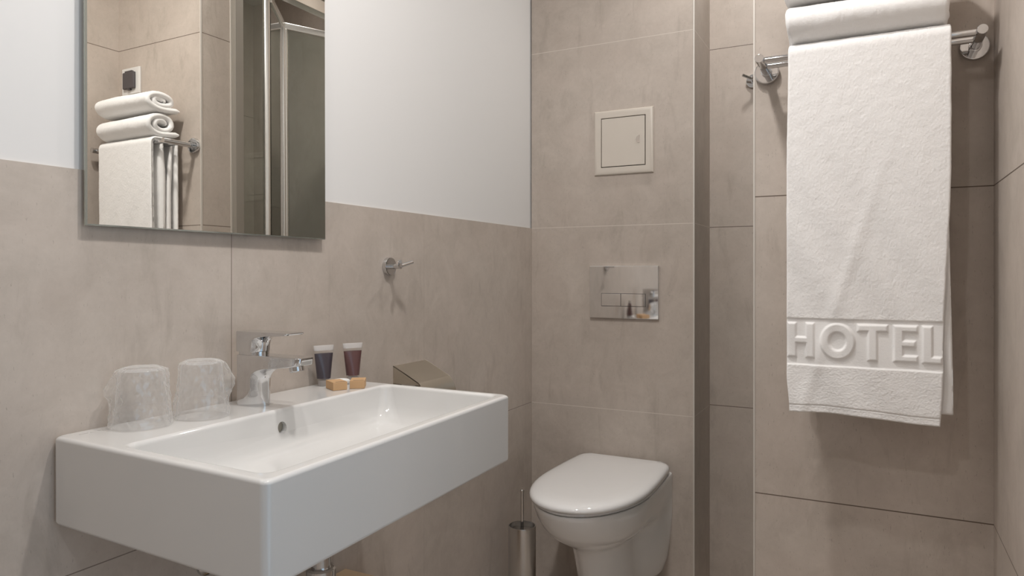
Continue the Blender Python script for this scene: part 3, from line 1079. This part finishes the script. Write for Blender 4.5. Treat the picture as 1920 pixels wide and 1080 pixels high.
def roll_towel(label, zbase, x0, x1, yc, a0, b0, th_, seed, tail):
    t = thing('folded_towel', label, 'towel', ((x0 + x1) / 2, yc, zbase), 'folded white towels on the rail')
    zc = zbase + b0 + th_ / 2
    pts = []
    turns = 1.75
    n = 120
    for i in range(n + 1):
        s = i / n
        ang = -PI / 2 - 2 * PI * turns * (1 - s)       # ends at the bottom heading towards the wall
        k = .20 + .80 * s ** .85
        wob = 1 + .05 * noise.noise(Vector((math.cos(ang) * 1.2, math.sin(ang) * 1.2, seed + s * 2)))
        pts.append(Vector((0, yc - .006 + a0 * k * math.cos(ang) * wob, zc + b0 * k * math.sin(ang) * wob)))
    last = pts[-1]
    for i in range(1, 26):
        pts.append(Vector((0, last.y + tail * i / 25, last.z + .004 * smooth01(i / 25))))
    m = len(pts)
    N = []
    for i in range(m):
        d = (pts[min(i + 1, m - 1)] - pts[max(i - 1, 0)]).normalized()
        N.append(Vector((0, d.z, -d.y)))
    nx = 150
    bm = bmesh.new()
    rings = []
    L = x1 - x0
    for j in range(nx + 1):
        v = j / nx
        # rounded ends: thin the cloth over the last millimetres
        e = min(v, 1 - v) * L / (th_ * .5)
        w = math.sqrt(max(0.0, 1 - (1 - min(1, e)) ** 2))
        w = max(w, .12)
        A, B = [], []
        for i in range(m):
            s = i / (m - 1)
            hw = th_ / 2 * w
            if i < 4:
                hw *= .4 + .15 * i
            if i > m - 5:
                hw *= .45 + .14 * (m - 1 - i)
            endv = (noise.noise(Vector((s * 7, seed, 0 if v < .5 else 5))) * .006 - .003 * (1 - s)) * (1 if v > .5 else -1)
            x = x0 + L * v + endv * abs(2 * v - 1) ** 3
            q = pts[i] + Vector((x, 0, 0))
            sag = .0022 * math.sin(v * PI * 1.0 + seed) * (1 if q.z > zc else .3)
            q.z += sag + noise.noise(Vector((x * 14, s * 5, seed))) * .0016
            q.y += noise.noise(Vector((x * 12, s * 4, seed + 9))) * .0018
            pa = q + N[i] * hw
            pb = q - N[i] * hw
            pa += N[i] * terry(pa, 1.3)
            pb -= N[i] * terry(pb, .6)
            A.append(pa); B.append(pb)
        rings.append((A, B))
    VA = [[bm.verts.new(p) for p in r[0]] for r in rings]
    VB = [[bm.verts.new(p) for p in r[1]] for r in rings]
    for j in range(nx):
        for i in range(m - 1):
            bm.faces.new((VA[j][i], VA[j][i + 1], VA[j + 1][i + 1], VA[j + 1][i]))
            bm.faces.new((VB[j][i], VB[j + 1][i], VB[j + 1][i + 1], VB[j][i + 1]))
        for i in (0, m - 1):
            bm.faces.new((VA[j][i], VA[j + 1][i], VB[j + 1][i], VB[j][i]))
    for j in (0, nx):
        for i in range(m - 1):
            bm.faces.new((VA[j][i], VA[j][i + 1], VB[j][i + 1], VB[j][i]))
    finish('rolled_cloth', bm, 'terry', t, angle=None)
    return t


ZT = 1.4675
roll_towel('white folded towel lying directly on the draped bath towel, lower of the two', ZT, .9115, 1.1690, 1.4310, .0490, .0300, .0165, 2.2, .056)
roll_towel('white folded towel on top of the other folded towel, highest of the pile', ZT + .0755, .9090, 1.1720, 1.4280, .0510, .0252, .0170, 6.4, .060)

# ------------------------------------------------------------------ power socket above the towels
so = thing('power_socket', 'white square wall socket with a dark grey flap above the folded towels', 'socket', (1.170, YT, 1.646))
bm = bmesh.new(); box(bm, 1.1245, 1.2145, YT - .0085, YT - .0004, 1.6450, 1.7330, .002, 3); finish('frame', bm, 'socket_white', so)
bm = bmesh.new(); box(bm, 1.1415, 1.1995, YT - .018, YT - .0084, 1.6620, 1.7170, .003, 3); box(bm, 1.152, 1.189, YT - .017, YT - .0084, 1.7165, 1.7215, .0015); box(bm, 1.163, 1.178, YT - .017, YT - .0084, 1.6575, 1.6625, .0015); finish('hinged_flap', bm, 'socket_grey', so)

# ------------------------------------------------------------------ shower enclosure
XD = .835
sh = thing('shower_enclosure', 'glass shower enclosure with folding door and polished frame, seen in the mirror', 'shower enclosure', (XD, 2.0, .0))
bm = bmesh.new(); box(bm, XN - .03, XS - .001, YN + .001, YF - .001, .0005, .045, .006); finish('shower_tray', bm, 'ceramic', sh)
bm = bmesh.new(); box(bm, XD - .022, XD + .022, YN + .0015, YF - .0015, 2.022, 2.068, .003); finish('head_rail', bm, 'aluminium', sh)
bm = bmesh.new(); box(bm, XD - .016, XD + .016, YN + .0015, YN + .034, .046, 2.0215, .002); finish('wall_profile', bm, 'profile', sh)
bm = bmesh.new(); box(bm, XD - .003, XD + .003, YN + .0342, 1.748, .05, 2.0215); finish('fixed_glass', bm, 'glass', sh, smooth=False)
bm = bmesh.new(); cyl(bm, (XD, 1.763, .046), (XD, 1.763, 2.0215), .0125, 24); finish('pivot_post', bm, 'aluminium', sh)
bm = bmesh.new(); box(bm, XD - .016, XD + .016, YF - .045, YF - .0015, .046, 2.0215, .002); finish('wall_profile', bm, 'profile', sh)
A0, AP, A1 = Vector((XD, 1.776, 0)), Vector((.9965, 1.996, 0)), Vector((XD, 2.352, 0))


def door_panel(p, q):
    d = (q - p); L = d.length; d.normalize()
    ang = math.atan2(d.y, d.x)
    mt = Matrix.Translation(p) @ Matrix.Rotation(ang, 4, 'Z')
    bm = bmesh.new(); box(bm, .014, L - .014, -.003, .003, .07, 1.988); bm.transform(mt)
    g = finish('door_glass', bm, 'glass', sh, smooth=False)
    bm = bmesh.new(); box(bm, .004, L - .004, -.010, .010, 1.985, 2.012, .004, 3); bm.transform(mt)
    finish('panel_rail', bm, 'aluminium', g)
    bm = bmesh.new(); box(bm, .004, L - .004, -.009, .009, .05, .072, .003); bm.transform(mt)
    finish('panel_rail', bm, 'aluminium', g)
    return mt, L, g


for p, q in ((A0, AP), (AP, A1)):
    mt, L, g = door_panel(p, q)
    xa = L - .016 if q is AP else .016
    bm = bmesh.new(); cyl(bm, (xa, -.006, .05), (xa, -.006, 1.985), .0085, 20); cyl(bm, (xa + (.006 if q is AP else -.006), .004, .05), (xa + (.006 if q is AP else -.006), .004, 1.985), .006, 16); bm.transform(mt)
    finish('hinge_profile', bm, 'aluminium', g)

# ------------------------------------------------------------------ ceiling downlights
for (x, y), lab in zip(SPOTS, ('round recessed ceiling downlight nearest the doorway', 'round recessed ceiling downlight in front of the mirror', 'round recessed ceiling downlight in front of the toilet', 'unseen ceiling downlight added as fill light above the doorway end of the room')):
    d = thing('ceiling_downlight', lab, 'ceiling light', (x, y, ZC - .012), 'recessed ceiling downlights')
    bm = bmesh.new(); lathe(bm, (x, y, ZC - .0004), (0, 0, -1), [(0, .052), (.006, .051), (.010, .046), (.010, .041), (.004, .040)], 40, True, False); finish('bezel', bm, 'chrome_soft', d)
    bm = bmesh.new(); cyl(bm, (x, y, ZC - .0050), (x, y, ZC - .0042), .0395, 36); finish('lens', bm, 'lens', d)
